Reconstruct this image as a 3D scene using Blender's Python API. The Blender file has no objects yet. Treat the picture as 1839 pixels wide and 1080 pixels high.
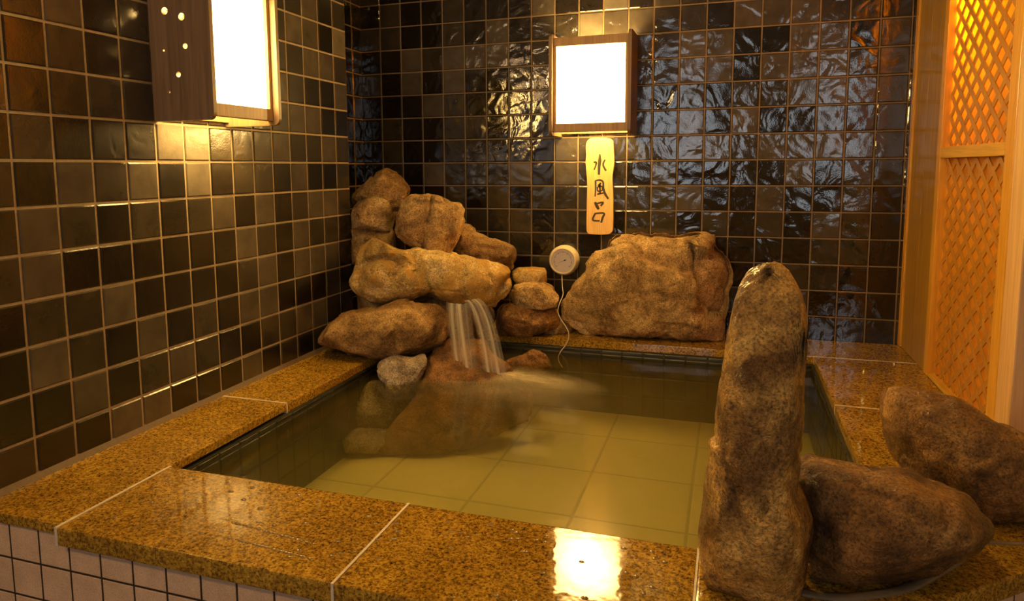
DATA={'rocks':{'G':{'c':[0.0473,-0.27,-0.1383],'a':-0.4726,'t':0,'o':[[-0.1297,0.0012],[-0.1094,0.0268],[-0.0789,0.0523],[-0.0439,0.0821],[-0.0003,0.1162],[0.0171,0.1247],[0.0382,0.1073],[0.0764,0.081],[0.1018,0.0503],[0.1158,0.0153],[0.1047,-0.0194],[0.0816,-0.0804],[0.0461,-0.1149],[-0.0141,-0.0962],[-0.0822,-0.0689],[-0.1199,-0.0439],[-0.1305,-0.0247]]},'H':{'c':[0.0776,-0.42,-0.2103],'a':-0.4868,'t':0,'o':[[-0.0869,0.0212],[-0.0601,0.0537],[-0.0189,0.0737],[0.0221,0.0789],[0.0544,0.0603],[0.0782,0.0225],[0.0871,-0.0235],[0.0847,-0.0569],[0.0596,-0.0689],[0.0021,-0.0635],[-0.0469,-0.0583],[-0.0859,-0.0533]]},'H2':{'c':[0.0642,-0.41,-0.318],'a':-0.4893,'t':0,'o':[[-0.0808,0.0533],[-0.0392,0.0775],[0.0348,0.076],[0.0885,0.0665],[0.0933,0.0242],[0.0903,-0.0349],[0.0312,-0.0672],[-0.0274,-0.0909],[-0.0765,-0.081],[-0.083,-0.0219]]},'I':{'c':[0.3178,-0.4,-0.2399],'a':-0.4082,'t':0,'o':[[-0.1309,0.0203],[-0.1137,0.0727],[-0.0727,0.1126],[-0.0082,0.1176],[0.0401,0.1073],[0.0762,0.0826],[0.1168,0.0781],[0.1327,0.0494],[0.1346,0.0003],[0.1235,-0.0405],[0.1025,-0.0813],[0.0857,-0.114],[0.0203,-0.1169],[-0.0366,-0.1118],[-0.0849,-0.0905],[-0.1245,-0.053],[-0.1335,-0.0203]],'g1':[[0.0076,0.0996],[0.0028,0.051],[-0.0102,0.0024],[-0.0231,-0.0383],[-0.0285,-0.112]],'g2':[[-0.0727,0.1126],[-0.057,0.0922],[0.0074,0.0834],[0.0762,0.0786]]},'J':{'c':[0.5046,-0.27,-0.35],'a':-0.3305,'t':0,'o':[[-0.1273,0.023],[-0.1184,0.0649],[-0.0848,0.0855],[-0.035,0.0684],[0.0231,0.0428],[0.0814,0.0255],[0.1189,0.0084],[0.1314,-0.0211],[0.1338,-0.0549],[0.1186,-0.0801],[0.0892,-0.0841],[0.0308,-0.054],[-0.0361,-0.0408],[-0.0945,-0.0277],[-0.1277,-0.0106]]},'J2':{'c':[0.4116,-0.22,-0.2814],'a':-0.3548,'t':0,'o':[[-0.0325,0.0063],[-0.0194,0.0301],[0.0062,0.0273],[0.0317,0.0099],[0.0357,-0.0116],[0.0099,-0.0285],[-0.0243,-0.0239]]},'F':{'c':[0.3655,-0.54,-0.429],'a':-0.4126,'t':8,'o':[[-0.2947,-0.0168],[-0.2815,0.006],[-0.2622,0.021],[-0.2578,0.0595],[-0.2458,0.0978],[-0.2186,0.1283],[-0.1916,0.1433],[-0.1534,0.1349],[-0.123,0.1111],[-0.0539,0.096],[0.0313,0.096],[0.1091,0.0899],[0.1713,0.0708],[0.2416,0.0523],[0.2963,0.0269],[0.3193,-0.0066],[0.3169,-0.0457],[0.294,-0.0844],[0.2696,-0.123],[0.2495,-0.142],[0.2344,-0.1143],[0.2072,-0.098],[0.1524,-0.0967],[0.1055,-0.1034],[0.0669,-0.0884],[-0.0028,-0.0775],[-0.0493,-0.0857],[-0.0955,-0.0892],[-0.157,-0.0916],[-0.2181,-0.0879],[-0.2711,-0.0674],[-0.2898,-0.0439]],'g1':[[-0.2584,0.0209],[-0.2311,0.059],[-0.1774,0.0734],[-0.1237,0.0685],[-0.0933,0.0486]],'g2':[[-0.0466,0.071],[-0.0166,0.016],[0.021,-0.047],[0.0279,-0.0937]],'g3':[[0.2495,-0.142],[0.2628,-0.068],[0.2873,-0.0294],[0.3114,-0.0064]]},'A':{'c':[0.2774,-0.7,-0.6122],'a':-0.469,'t':5,'o':[[-0.2563,-0.02],[-0.2427,0.0053],[-0.2056,0.0446],[-0.1613,0.0726],[-0.11,0.0842],[-0.0586,0.0875],[-0.0067,0.0969],[0.0604,0.1096],[0.1349,0.0995],[0.21,0.0855],[0.2277,0.0279],[0.2241,-0.0327],[0.1993,-0.0583],[0.1611,-0.0756],[0.0931,-0.0915],[0.0332,-0.0963],[-0.034,-0.1158],[-0.0709,-0.1178],[-0.1144,-0.0933],[-0.1649,-0.0686],[-0.2152,-0.0478],[-0.251,-0.0351]],'g1':[[-0.0226,0.0526],[-0.0343,0.023],[-0.0537,-0.0136],[-0.0763,-0.0351]]},'N':{'c':[0.2838,-0.36,-0.6139],'a':-0.4135,'t':0,'o':[[-0.2844,0.1191],[-0.2144,0.1259],[-0.0493,0.1223],[0.1176,0.1185],[0.2521,0.0814],[0.2768,-0.0223],[0.2505,-0.1255],[0.1142,-0.1387],[-0.0543,-0.1336],[-0.1787,-0.0956],[-0.2756,-0.0076]]},'B':{'c':[0.3714,-0.8,-0.7383],'a':-0.4532,'t':0,'o':[[-0.0927,0.0231],[-0.071,0.044],[-0.0212,0.0602],[0.0141,0.055],[0.0857,0.0703],[0.0874,0.0445],[0.0698,-0.0174],[0.0473,-0.0682],[-0.0242,-0.0721],[-0.0731,-0.0402]]},'C':{'c':[0.5766,-0.74,-0.8308],'a':-0.3655,'t':42,'o':[[-0.282,-0.1476],[-0.2477,-0.0903],[-0.1754,0.0089],[-0.1385,0.0923],[-0.1003,0.1971],[-0.058,0.2326],[0.0012,0.2406],[0.0546,0.2534],[0.0933,0.2434],[0.1174,0.1747],[0.1973,0.0852],[0.3013,0.0192],[0.277,-0.0422],[0.1291,-0.1186],[-0.0591,-0.1758],[-0.2065,-0.1836],[-0.2623,-0.1709]]},'D':{'c':[0.2698,-0.8,-0.8562],'a':-0.49,'t':25,'o':[[-0.1205,-0.0036],[-0.0947,0.0529],[-0.0456,0.0796],[0.0527,0.0819],[0.1114,0.0607],[0.1391,0.0098],[0.0674,-0.0634],[0.0085,-0.0882],[-0.087,-0.0725],[-0.1209,-0.0418]]},'D2':{'c':[0.3042,-0.93,-0.9343],'a':-0.5031,'t':25,'o':[[-0.0867,0.0126],[-0.0347,0.0417],[0.0582,0.0388],[0.0937,-0.0096],[0.0368,-0.0417],[-0.073,-0.0334]]},'E':{'c':[0.7157,-0.42,-0.7763],'a':-0.2739,'t':20,'o':[[-0.106,0.0039],[-0.0313,0.0362],[0.0329,0.0684],[0.086,0.0368],[0.1004,-0.0095],[0.0324,-0.0477],[-0.095,-0.0486]]},'K':{'c':[0.669,-0.19,-0.4643],'a':-0.2679,'t':0,'o':[[-0.0755,0.016],[-0.045,0.0339],[0.012,0.0352],[0.0657,0.032],[0.0721,-0.0224],[0.0689,-0.0352],[0.0119,-0.0321],[-0.0642,-0.0322],[-0.0756,-0.0097]]},'L':{'c':[0.6951,-0.21,-0.5401],'a':-0.261,'t':0,'o':[[-0.0962,0.019],[-0.0804,0.0446],[-0.0457,0.0587],[0.0108,0.0608],[0.0485,0.0449],[0.0736,0.0355],[0.0987,-0.0059],[0.0957,-0.0442],[0.036,-0.0573],[-0.0396,-0.0513],[-0.0901,-0.0323]]},'M':{'c':[0.6613,-0.23,-0.6417],'a':-0.2742,'t':0,'o':[[-0.1279,0.0264],[-0.1024,0.0553],[-0.0645,0.0714],[-0.0016,0.0652],[0.0737,0.0589],[0.1302,0.0463],[0.1429,0.0079],[0.1242,-0.0371],[0.0739,-0.0534],[-0.0019,-0.0698],[-0.0778,-0.0734],[-0.1158,-0.0574]]},'M2':{'c':[0.7548,-0.16,-0.687],'a':-0.2367,'t':0,'o':[[-0.0917,0.004],[-0.0596,0.0305],[0.0041,0.0377],[0.0614,0.0286],[0.0932,0.0062],[0.0902,-0.0264],[0.0043,-0.0308],[-0.0853,-0.032]]},'P':{'c':[1.1604,-0.16,-0.5052],'a':-0.0975,'t':6,'o':[[-0.361,-0.1131],[-0.3525,-0.0564],[-0.3192,0.0009],[-0.2648,0.0832],[-0.2229,0.1523],[-0.1853,0.1702],[-0.1822,0.2023],[-0.1631,0.2211],[-0.1087,0.2248],[-0.019,0.2217],[0.0868,0.2243],[0.1331,0.2358],[0.1851,0.2316],[0.2141,0.2111],[0.2322,0.1607],[0.278,0.1437],[0.2927,0.1143],[0.2945,0.0194],[0.2871,-0.0402],[0.2767,-0.0882],[0.2732,-0.1986],[0.1644,-0.1996],[0.0183,-0.2017],[-0.1313,-0.1995],[-0.2537,-0.1959],[-0.3037,-0.1732],[-0.3413,-0.1623],[-0.3605,-0.1381]],'slab':[[-0.1986,0.1651],[-0.138,0.1723],[-0.0718,0.1734],[-0.0472,0.1372],[0.0009,0.1017],[0.0719,0.0852],[0.1538,0.0572],[0.1582,0.1293],[0.1312,0.1829],[0.1681,0.2194],[0.1328,0.255],[-0.0196,0.2533],[-0.2002,0.2514]],'rec':[[0.1312,0.1829],[0.1585,0.1173],[0.157,0.0393],[0.1786,-0.0321],[0.2083,-0.0849],[0.2766,-0.0823],[0.333,-0.0801],[0.328,0.1802],[0.2262,0.1785],[0.2039,0.1482]],'g1':[[-0.1853,0.1684],[-0.138,0.171],[-0.0718,0.1722],[-0.0472,0.136],[0.001,0.1005],[0.0719,0.084],[0.1538,0.056]],'g2':[[0.1312,0.1829],[0.1585,0.1173],[0.157,0.0393],[0.1786,-0.0321],[0.2083,-0.0849],[0.271,-0.0825]]},'Q':{'c':[1.4927,-1.84,-0.4694],'a':0.0483,'t':-3,'o':[[-0.0877,-0.184],[-0.0838,-0.1187],[-0.0732,-0.0197],[-0.0651,0.0648],[-0.0568,0.1308],[-0.0512,0.1951],[-0.0453,0.2424],[-0.0359,0.2815],[-0.0242,0.2998],[-0.0118,0.3023],[-0.0032,0.2956],[0.0019,0.3059],[0.0109,0.3112],[0.0222,0.3107],[0.0363,0.2949],[0.0514,0.2534],[0.06,0.2088],[0.0619,0.1836],[0.0574,0.1628],[0.0568,0.1214],[0.0561,0.0479],[0.0582,-0.027],[0.0571,-0.0571],[0.0746,-0.0842],[0.0829,-0.1157],[0.0836,-0.1657],[0.0797,-0.206],[0.0807,-0.2516],[-0.0058,-0.2724],[-0.0735,-0.2827],[-0.0778,-0.2295]],'g1':[[0.0024,0.225],[0.0215,0.2059],[0.0402,0.1971],[0.0631,0.1878]],'g2':[[-0.0464,0.0121],[-0.0301,-0.0411],[-0.0189,-0.0842],[-0.015,-0.1346],[0.0022,-0.206]],'g3':[[-0.0002,0.3008],[0.0051,0.281]],'g4':[[0.0492,0.0256],[0.0489,-0.0285],[0.0572,-0.0599]]},'R':{'c':[1.6979,-1.66,-0.6433],'a':0.1938,'t':25,'o':[[-0.1395,0.0554],[-0.1334,0.0835],[-0.1174,0.0943],[-0.0787,0.094],[-0.0254,0.0944],[0.0257,0.097],[0.0752,0.0902],[0.1135,0.078],[0.1415,0.0611],[0.1577,0.036],[0.1536,0.0144],[0.1384,-0.0123],[0.1074,-0.0379],[0.062,-0.0702],[0.0246,-0.0903],[-0.0335,-0.1136],[-0.0951,-0.1219],[-0.1192,-0.0896],[-0.1323,-0.0306]]},'S':{'c':[1.9187,-1.33,-0.6379],'a':0.2826,'t':30,'o':[[-0.1713,0.0958],[-0.1665,0.1135],[-0.1351,0.1252],[-0.0727,0.1304],[-0.0357,0.121],[0.0184,0.0955],[0.0586,0.0772],[0.092,0.0591],[0.1244,0.0364],[0.1413,-0.0177],[0.1379,-0.0751],[0.1083,-0.1017],[0.057,-0.122],[0.0134,-0.1146],[-0.0268,-0.0991],[-0.0686,-0.0829],[-0.1072,-0.051],[-0.1365,-0.0008],[-0.1607,0.0528]]}},'plaque':{'outline':[[0.8654,0.0274],[0.8637,0.0587],[0.8672,0.0808],[0.8762,0.0918],[0.8897,0.0968],[0.9211,0.097],[0.9523,0.0955],[0.9679,0.0899],[0.9756,0.0788],[0.9786,0.048],[0.9809,0.0039],[0.9795,-0.0226],[0.9754,-0.0536],[0.9753,-0.0847],[0.9781,-0.1292],[0.9795,-0.1739],[0.9797,-0.2637],[0.9782,-0.2863],[0.9702,-0.2978],[0.9523,-0.3018],[0.9251,-0.3033],[0.8932,-0.3031],[0.8771,-0.2999],[0.8702,-0.2909],[0.8691,-0.2658],[0.8692,-0.1749],[0.8706,-0.1116],[0.8694,-0.0756],[0.8654,-0.0307],[0.8633,0.0007]],'strokes':[[[[0.9222,0.0311],[0.922,0.0045],[0.9196,-0.0222],[0.919,-0.0543]],[8,22,18,14]],[[[0.8964,-0.0032],[0.9068,-0.0033],[0.906,-0.0154],[0.8985,-0.0345]],[10,14,10,8]],[[[0.9444,0.0078],[0.9374,-0.0054],[0.9375,-0.0187],[0.9485,-0.0384]],[10,12,12,12]],[[[0.9053,-0.081],[0.906,-0.1115],[0.9036,-0.1448]],[12,10,8]],[[[0.9025,-0.0792],[0.9228,-0.0761],[0.9364,-0.0847],[0.9389,-0.1115],[0.9459,-0.1338],[0.9596,-0.1544]],[6,12,12,12,16,12]],[[[0.9283,-0.0882],[0.9158,-0.0999]],[12,10]],[[[0.9132,-0.1048],[0.9151,-0.1214],[0.9332,-0.1187],[0.9316,-0.1025],[0.9141,-0.1048]],[9,9,9,9,9]],[[[0.923,-0.0936],[0.9247,-0.1321]],[12,10]],[[[0.9126,-0.1349],[0.9256,-0.1321],[0.9396,-0.1294]],[9,9,9]],[[[0.9034,-0.1678],[0.9121,-0.1844],[0.9195,-0.1979]],[14,20,14]],[[[0.912,-0.1736],[0.9373,-0.1689],[0.9275,-0.1843]],[10,12,12]],[[[0.9052,-0.2152],[0.8954,-0.2426],[0.9245,-0.2457]],[12,12,10]],[[[0.9038,-0.2152],[0.9414,-0.2139],[0.9362,-0.2329],[0.93,-0.2538]],[10,12,14,12]]]},'thermo':{'c':[0.7746,-0.055,-0.416],'cord':[[0.7701,-0.05,-0.4763],[0.784,-0.1,-0.5179],[0.809,-0.2,-0.5347],[0.8115,-0.27,-0.556],[0.8072,-0.28,-0.5878],[0.8219,-0.285,-0.6193],[0.8387,-0.29,-0.6395],[0.8526,-0.292,-0.6649],[0.8528,-0.292,-0.6894],[0.8418,-0.292,-0.7169],[0.8244,-0.294,-0.7402],[0.8138,-0.296,-0.7629],[0.817,-0.3,-0.7841],[0.8305,-0.3,-0.8055]]}}
SHADE, BULB, L_ROOM, L_DOWN, L_PART, EXPO = 95.0, 140.0, 34.0, 9.0, 120.0, 0.08
import bpy, bmesh, math, random
from mathutils import Vector, Matrix, noise
C = bpy.context.scene.collection
random.seed(7)
PI = math.pi
WX, WY, RIM, WATER, BED, FLOOR, CEIL = 2.05, -0.465, -0.697, -0.750, -0.98, -1.30, 1.25
P = 0.101

# ------------------------------------------------------------------ helpers
def link(name, bm, mat=None, parent=None, smooth=False, up=False):
    me = bpy.data.meshes.new(name)
    bmesh.ops.recalc_face_normals(bm, faces=bm.faces)
    if up:
        bm.normal_update()
        if sum(f.normal.z for f in bm.faces) < 0: bmesh.ops.reverse_faces(bm, faces=bm.faces)
    bm.to_mesh(me); bm.free()
    if mat: me.materials.append(mat)
    if smooth:
        for f in me.polygons: f.use_smooth = True
    o = bpy.data.objects.new(name, me); C.objects.link(o)
    if parent: o.parent = parent
    return o
def tag(o, label, cat, group=None, kind=None):
    o['label'] = label; o['category'] = cat
    if group: o['group'] = group
    if kind: o['kind'] = kind
    return o
def struct(o): o['kind'] = 'structure'; return o
def empty(name, loc, label, cat, group=None, rotz=0):
    o = bpy.data.objects.new(name, None); C.objects.link(o)
    o.location = loc; o.rotation_euler = (0, 0, rotz); o.empty_display_size = .05
    return tag(o, label, cat, group)
def box(bm, x0, x1, y0, y1, z0, z1, bev=0, seg=2):
    r = bmesh.ops.create_cube(bm, size=1)
    vs = r['verts']
    for v in vs:
        v.co = Vector((x0 + (v.co.x + .5) * (x1 - x0), y0 + (v.co.y + .5) * (y1 - y0), z0 + (v.co.z + .5) * (z1 - z0)))
    if bev:
        es = list({e for v in vs for e in v.link_edges})
        bmesh.ops.bevel(bm, geom=es, offset=bev, segments=seg, profile=.6, affect='EDGES')
def prism(bm, pts, z0, z1, bev=0, axis='z'):
    """polygon pts extruded; axis z: pts=(x,y); axis y: pts=(x,z), z0/z1 are y; axis x: pts=(y,z)"""
    def mk(a, b, h): return {'z': (a, b, h), 'y': (a, h, b), 'x': (h, a, b)}[axis]
    lo = [bm.verts.new(mk(a, b, z0)) for a, b in pts]; hi = [bm.verts.new(mk(a, b, z1)) for a, b in pts]
    n = len(pts)
    f1 = bm.faces.new(lo); f2 = bm.faces.new(hi[::-1])
    for i in range(n): bm.faces.new((lo[i], hi[i], hi[(i + 1) % n], lo[(i + 1) % n]))
    if bev:
        es = [e for f in (f1, f2) for e in f.edges]
        bmesh.ops.bevel(bm, geom=es, offset=bev, segments=2, profile=.6, affect='EDGES')
def tube(bm, pts, r, n=8):
    pts = [Vector(p) for p in pts]; rings = []
    for i, p in enumerate(pts):
        t = (pts[min(i + 1, len(pts) - 1)] - pts[max(i - 1, 0)]).normalized()
        a = t.cross(Vector((0, 1, 0.01))).normalized(); b = t.cross(a)
        rr = r[i] if isinstance(r, (list, tuple)) else r
        rings.append([bm.verts.new(p + rr * (math.cos(2 * PI * k / n) * a + math.sin(2 * PI * k / n) * b)) for k in range(n)])
    for i in range(len(rings) - 1):
        for k in range(n): bm.faces.new((rings[i][k], rings[i][(k + 1) % n], rings[i + 1][(k + 1) % n], rings[i + 1][k]))
    bm.faces.new(rings[0][::-1]); bm.faces.new(rings[-1])
def spline(pts, n=6):
    pts = [Vector(p) for p in pts]; out = []
    for i in range(len(pts) - 1):
        p0, p1, p2, p3 = pts[max(i - 1, 0)], pts[i], pts[i + 1], pts[min(i + 2, len(pts) - 1)]
        for k in range(n):
            t = k / n
            out.append(.5 * ((2 * p1) + (p2 - p0) * t + (2 * p0 - 5 * p1 + 4 * p2 - p3) * t * t + (3 * p1 - p0 - 3 * p2 + p3) * t ** 3))
    out.append(pts[-1]); return out

# ------------------------------------------------------------------ materials
class NT:
    def __init__(s, name):
        s.m = bpy.data.materials.new(name); s.m.use_nodes = True; s.t = s.m.node_tree
        s.t.nodes.clear(); s.out = s.n('ShaderNodeOutputMaterial')
    def n(s, ty, **k):
        nd = s.t.nodes.new(ty)
        for a, b in k.items(): setattr(nd, a, b)
        return nd
    def l(s, a, b): s.t.links.new(a, b)
    def val(s, sock, v):
        if isinstance(v, bpy.types.NodeSocket): s.l(v, sock)
        else: sock.default_value = v
    def math(s, op, a, b=0, c=0):
        m = s.n('ShaderNodeMath', operation=op); s.val(m.inputs[0], a); s.val(m.inputs[1], b); s.val(m.inputs[2], c); return m.outputs[0]
    def coord(s, kind='Object', scale=(1, 1, 1), loc=(0, 0, 0)):
        tc = s.n('ShaderNodeTexCoord'); mp = s.n('ShaderNodeMapping'); s.l(tc.outputs[kind], mp.inputs[0])
        mp.inputs['Scale'].default_value = scale; mp.inputs['Location'].default_value = loc; return mp.outputs[0]
    def noise(s, vec, scale, detail=4, rough=.55, dist=0, w=None):
        nd = s.n('ShaderNodeTexNoise'); nd.noise_dimensions = '4D' if w is not None else '3D'
        s.l(vec, nd.inputs['Vector']); nd.inputs['Scale'].default_value = scale; nd.inputs['Detail'].default_value = detail
        nd.inputs['Roughness'].default_value = rough; nd.inputs['Distortion'].default_value = dist
        if w is not None: s.val(nd.inputs['W'], w)
        return nd.outputs['Fac']
    def ramp(s, fac, stops, interp='LINEAR'):
        r = s.n('ShaderNodeValToRGB'); s.l(fac, r.inputs[0]); cr = r.color_ramp; cr.interpolation = interp
        while len(cr.elements) < len(stops): cr.elements.new(.5)
        for e, (p, c) in zip(cr.elements, stops):
            e.position = p; e.color = (*c, 1) if len(c) == 3 else c
        return r.outputs[0]
    def mix(s, fac, a, b, mode='MIX'):
        m = s.n('ShaderNodeMix', data_type='RGBA', blend_type=mode); s.val(m.inputs[0], fac)
        for sk, v in ((m.inputs[6], a), (m.inputs[7], b)):
            if isinstance(v, tuple): v = (*v, 1) if len(v) == 3 else v
            s.val(sk, v)
        return m.outputs[2]
    def bump(s, h, strength, dist, normal=None):
        b = s.n('ShaderNodeBump'); s.l(h, b.inputs['Height']); s.val(b.inputs['Strength'], strength)
        b.inputs['Distance'].default_value = dist
        if normal is not None: s.l(normal, b.inputs['Normal'])
        return b.outputs[0]
    def bsdf(s, color, rough=.5, normal=None, **k):
        b = s.n('ShaderNodeBsdfPrincipled')
        if isinstance(color, tuple) and len(color) == 3: color = (*color, 1)
        s.val(b.inputs['Base Color'], color); s.val(b.inputs['Roughness'], rough)
        if normal is not None: s.l(normal, b.inputs['Normal'])
        for a, v in k.items(): s.val(b.inputs[a.replace('_', ' ')], v)
        return b.outputs[0]
    def done(s, sh): s.l(sh, s.out.inputs[0]); return s.m

def mat_tile(name, ripple, rough, tint=(1, 1, 1), scale=16):
    s = NT(name)
    at = s.n('ShaderNodeAttribute', attribute_name='tile'); sp = s.n('ShaderNodeSeparateColor'); s.l(at.outputs[0], sp.inputs[0])
    lvl, rnd = sp.outputs[0], sp.outputs[1]
    v = s.coord()
    col = s.ramp(lvl, [(0, (.010, .008, .006)), (.33, (.036, .031, .022)), (.66, (.078, .067, .052)), (1, (.155, .135, .105))])
    w = s.math('MULTIPLY', rnd, 40)
    n1 = s.noise(v, 14, 3, .6, .4, w)
    col = s.mix(1, col, s.ramp(n1, [(.3, (.72, .72, .72)), (.7, (1.25, 1.22, 1.15))]), 'MULTIPLY')
    if tint != (1, 1, 1): col = s.mix(1, col, tint, 'MULTIPLY')
    n2 = s.noise(v, scale, 1.5, .45, 1.2, w)
    n3 = s.noise(v, 220, 2, .5, 0, w)
    h = s.math('ADD', s.math('MULTIPLY', n2, ripple), s.math('MULTIPLY', n3, .012))
    b = s.bump(h, 1, .02)
    ro = s.math('MULTIPLY_ADD', n1, .12, rough)
    return s.done(s.bsdf(col, ro, b, Specular_IOR_Level=.9))
M = {}
M['tile_back'] = mat_tile('glazed_tile_rippled', .26, .0, scale=11)
M['tile_left'] = mat_tile('glazed_tile_smooth', .05, .14)
M['tile_pool'] = mat_tile('basin_tile', .1, .25, (.8, .95, .7))
def mat_grout(name, c):
    s = NT(name); v = s.coord(); n = s.noise(v, 90, 4, .7)
    col = s.ramp(n, [(.3, tuple(x * .75 for x in c)), (.7, c)])
    return s.done(s.bsdf(col, .6, s.bump(n, .4, .002)))
M['grout'] = mat_grout('grout_tan', (.42, .33, .21))
M['grout_back'] = mat_grout('grout_brown', (.27, .20, .12))
M['grout_dark'] = mat_grout('grout_dark', (.035, .028, .02))
M['grout_pool'] = mat_grout('grout_basin', (.03, .03, .02))
M['caulk'] = mat_grout('joint_filler', (.78, .68, .52))

def mat_granite():
    s = NT('polished_wet_granite'); v = s.coord()
    a = s.noise(v, 150, 3, .65); b = s.noise(v, 230, 2, .55); c = s.noise(v, 5, 3, .6, .5)
    base = s.ramp(a, [(.34, (.15, .085, .02)), (.46, (.34, .20, .025)), (.6, (.54, .34, .042)), (.74, (.66, .45, .075))])
    dark = s.ramp(b, [(.36, (.05, .035, .03)), (.47, (1, 1, 1))])
    col = s.mix(.68, base, dark, 'MULTIPLY')
    col = s.mix(1, col, s.ramp(c, [(.3, (.72, .66, .58)), (.65, (1.08, 1.05, 1))]), 'MULTIPLY')
    ro = s.ramp(c, [(.35, (.03,) * 3), (.62, (.10,) * 3)])
    nb = s.bump(s.noise(v, 30, 2, .5), .06, .004)
    return s.done(s.bsdf(col, ro, nb, Specular_IOR_Level=.55))
M['granite'] = mat_granite()

def mat_rock(name, cols, wet, patch=None, bump=1.0, speck=1.0):
    s = NT(name); oi = s.n('ShaderNodeObjectInfo')
    tc = s.n('ShaderNodeTexCoord'); ad = s.n('ShaderNodeVectorMath', operation='ADD')
    s.l(tc.outputs['Object'], ad.inputs[0]); s.l(oi.outputs['Location'], ad.inputs[1]); v = ad.outputs[0]
    big = s.noise(v, 7, 4, .6, .8); mid = s.noise(v, 38, 5, .7, .3); fine = s.noise(v, 215, 3, .7)
    col = s.ramp(big, [(.30, cols[0]), (.44, cols[1]), (.57, cols[2]), (.70, cols[3])])
    col = s.mix(1, col, s.ramp(mid, [(.3, (.55, .5, .45)), (.5, (.98, .96, .94)), (.72, (1.3, 1.25, 1.15))]), 'MULTIPLY')
    col = s.mix(.85 * speck, col, s.ramp(fine, [(.35, (.34, .29, .24)), (.5, (1, 1, 1)), (.66, (1.5, 1.42, 1.3))]), 'MULTIPLY')
    if patch:
        pn = s.noise(v, 11, 3, .6, 1.0)
        col = s.mix(s.ramp(pn, [(.5, (0,) * 3), (.62, (.85,) * 3)]), col, patch)
    h = s.math('ADD', s.math('MULTIPLY', mid, .7), s.math('MULTIPLY', fine, .35))
    nb = s.bump(h, min(1, .9 * bump), .020 * bump)
    ro = s.math('MULTIPLY_ADD', mid, .25, .6 - .2 * wet)
    k = dict(Specular_IOR_Level=.35)
    if wet > .5: k.update(Coat_Weight=.6, Coat_Roughness=.07, Coat_Normal=s.bump(s.noise(v, 95, 3, .7), .9, .012), Coat_IOR=1.33)
    return s.done(s.bsdf(col, ro, nb, **k))
TAN = [(.16, .098, .042), (.44, .29, .125), (.66, .47, .205), (.76, .58, .29)]
M['rock_tan'] = mat_rock('tan_stone', TAN, .15)
M['rock_gold'] = mat_rock('mineral_stained_stone', [(.30, .17, .05), (.62, .45, .15), (.74, .56, .22), (.78, .66, .38)], .55, (.60, .34, .06), .8)
M['rock_brown'] = mat_rock('brown_stone', [(.10, .058, .024), (.30, .185, .072), (.44, .29, .115), (.58, .41, .18)], .2)
M['rock_wet'] = mat_rock('wet_dark_stone', [(.04, .018, .006), (.15, .072, .02), (.33, .17, .048), (.62, .36, .11)], .75, None, 1.0)
M['rock_pillar'] = mat_rock('wet_pillar_stone', [(.05, .026, .008), (.24, .13, .035), (.60, .37, .10), (.90, .63, .20)], .7, None, 1.0, 1.0)
M['rock_grey'] = mat_rock('grey_stone', [(.12, .10, .08), (.30, .25, .2), (.45, .39, .31), (.6, .52, .42)], .4)
M['rock_sunk'] = mat_rock('submerged_rust_stone', [(.07, .035, .014), (.17, .085, .03), (.25, .13, .045), (.33, .19, .07)], .3, None, .8)

def mat_wood(name, c1, c2, axis='Z', rough=.4, sc=1.0, coat=.0):
    s = NT(name); stretch = {'Z': (24, 24, 1.2), 'Y': (24, 1.2, 24), 'X': (1.2, 24, 24)}[axis]
    v = s.coord(scale=tuple(k * sc for k in stretch))
    a = s.noise(v, 1.6, 4, .6, 1.5); b = s.noise(v, 9, 2, .5)
    col = s.ramp(a, [(.3, c1), (.5, tuple((x + y) / 2 for x, y in zip(c1, c2))), (.68, c2)])
    col = s.mix(.5, col, s.ramp(b, [(.35, (.78, .74, .7)), (.65, (1.1, 1.1, 1.1))]), 'MULTIPLY')
    return s.done(s.bsdf(col, rough, s.bump(b, .15, .002), Coat_Weight=coat, Coat_Roughness=.15))
M['dark_wood'] = mat_wood('dark_stained_wood', (.14, .09, .05), (.24, .155, .085), rough=.45)
M['frame_wood'] = mat_wood('warm_lantern_wood', (.26, .16, .07), (.40, .25, .11), rough=.45)
M['cedar'] = mat_wood('golden_cedar', (.74, .36, .035), (.90, .50, .055), coat=.25, rough=.35)
M['cedar_dark'] = mat_wood('cedar_plank', (.40, .225, .035), (.54, .31, .05), coat=.25, rough=.4)
M['cedar_light'] = mat_wood('fresh_cedar_post', (.74, .45, .20), (.88, .58, .29), sc=.6, rough=.5)
M['cedar_rail'] = mat_wood('cedar_rail', (.70, .40, .04), (.84, .50, .06), 'Y', coat=.2)
M['lattice'] = mat_wood('lattice_strip', (.50, .24, .03), (.64, .33, .045), coat=.3)
M['sign_wood'] = mat_wood('sign_board_wood', (.80, .50, .16), (.92, .62, .24), sc=1.4, rough=.4)
def mat_plain(name, c, rough=.5, **k):
    s = NT(name); v = s.coord(); n = s.noise(v, 60, 3, .6)
    col = s.ramp(n, [(.3, tuple(x * .93 for x in c)), (.7, c)])
    return s.done(s.bsdf(col, rough, None, **k))
M['ink'] = mat_plain('brush_ink', (.05, .04, .025), .6)
M['cream_plastic'] = mat_plain('cream_plastic', (.82, .70, .48), .3)
M['dial'] = mat_plain('dial_face', (.88, .78, .68), .4)
M['cord'] = mat_plain('pale_cord', (.75, .66, .48), .4)
M['plaster'] = mat_plain('painted_plaster', (.32, .26, .19), .7)
M['ceiling'] = mat_plain('ceiling_board', (.22, .16, .10), .7)
M['floor'] = mat_plain('stone_floor', (.12, .09, .065), .75)
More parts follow.
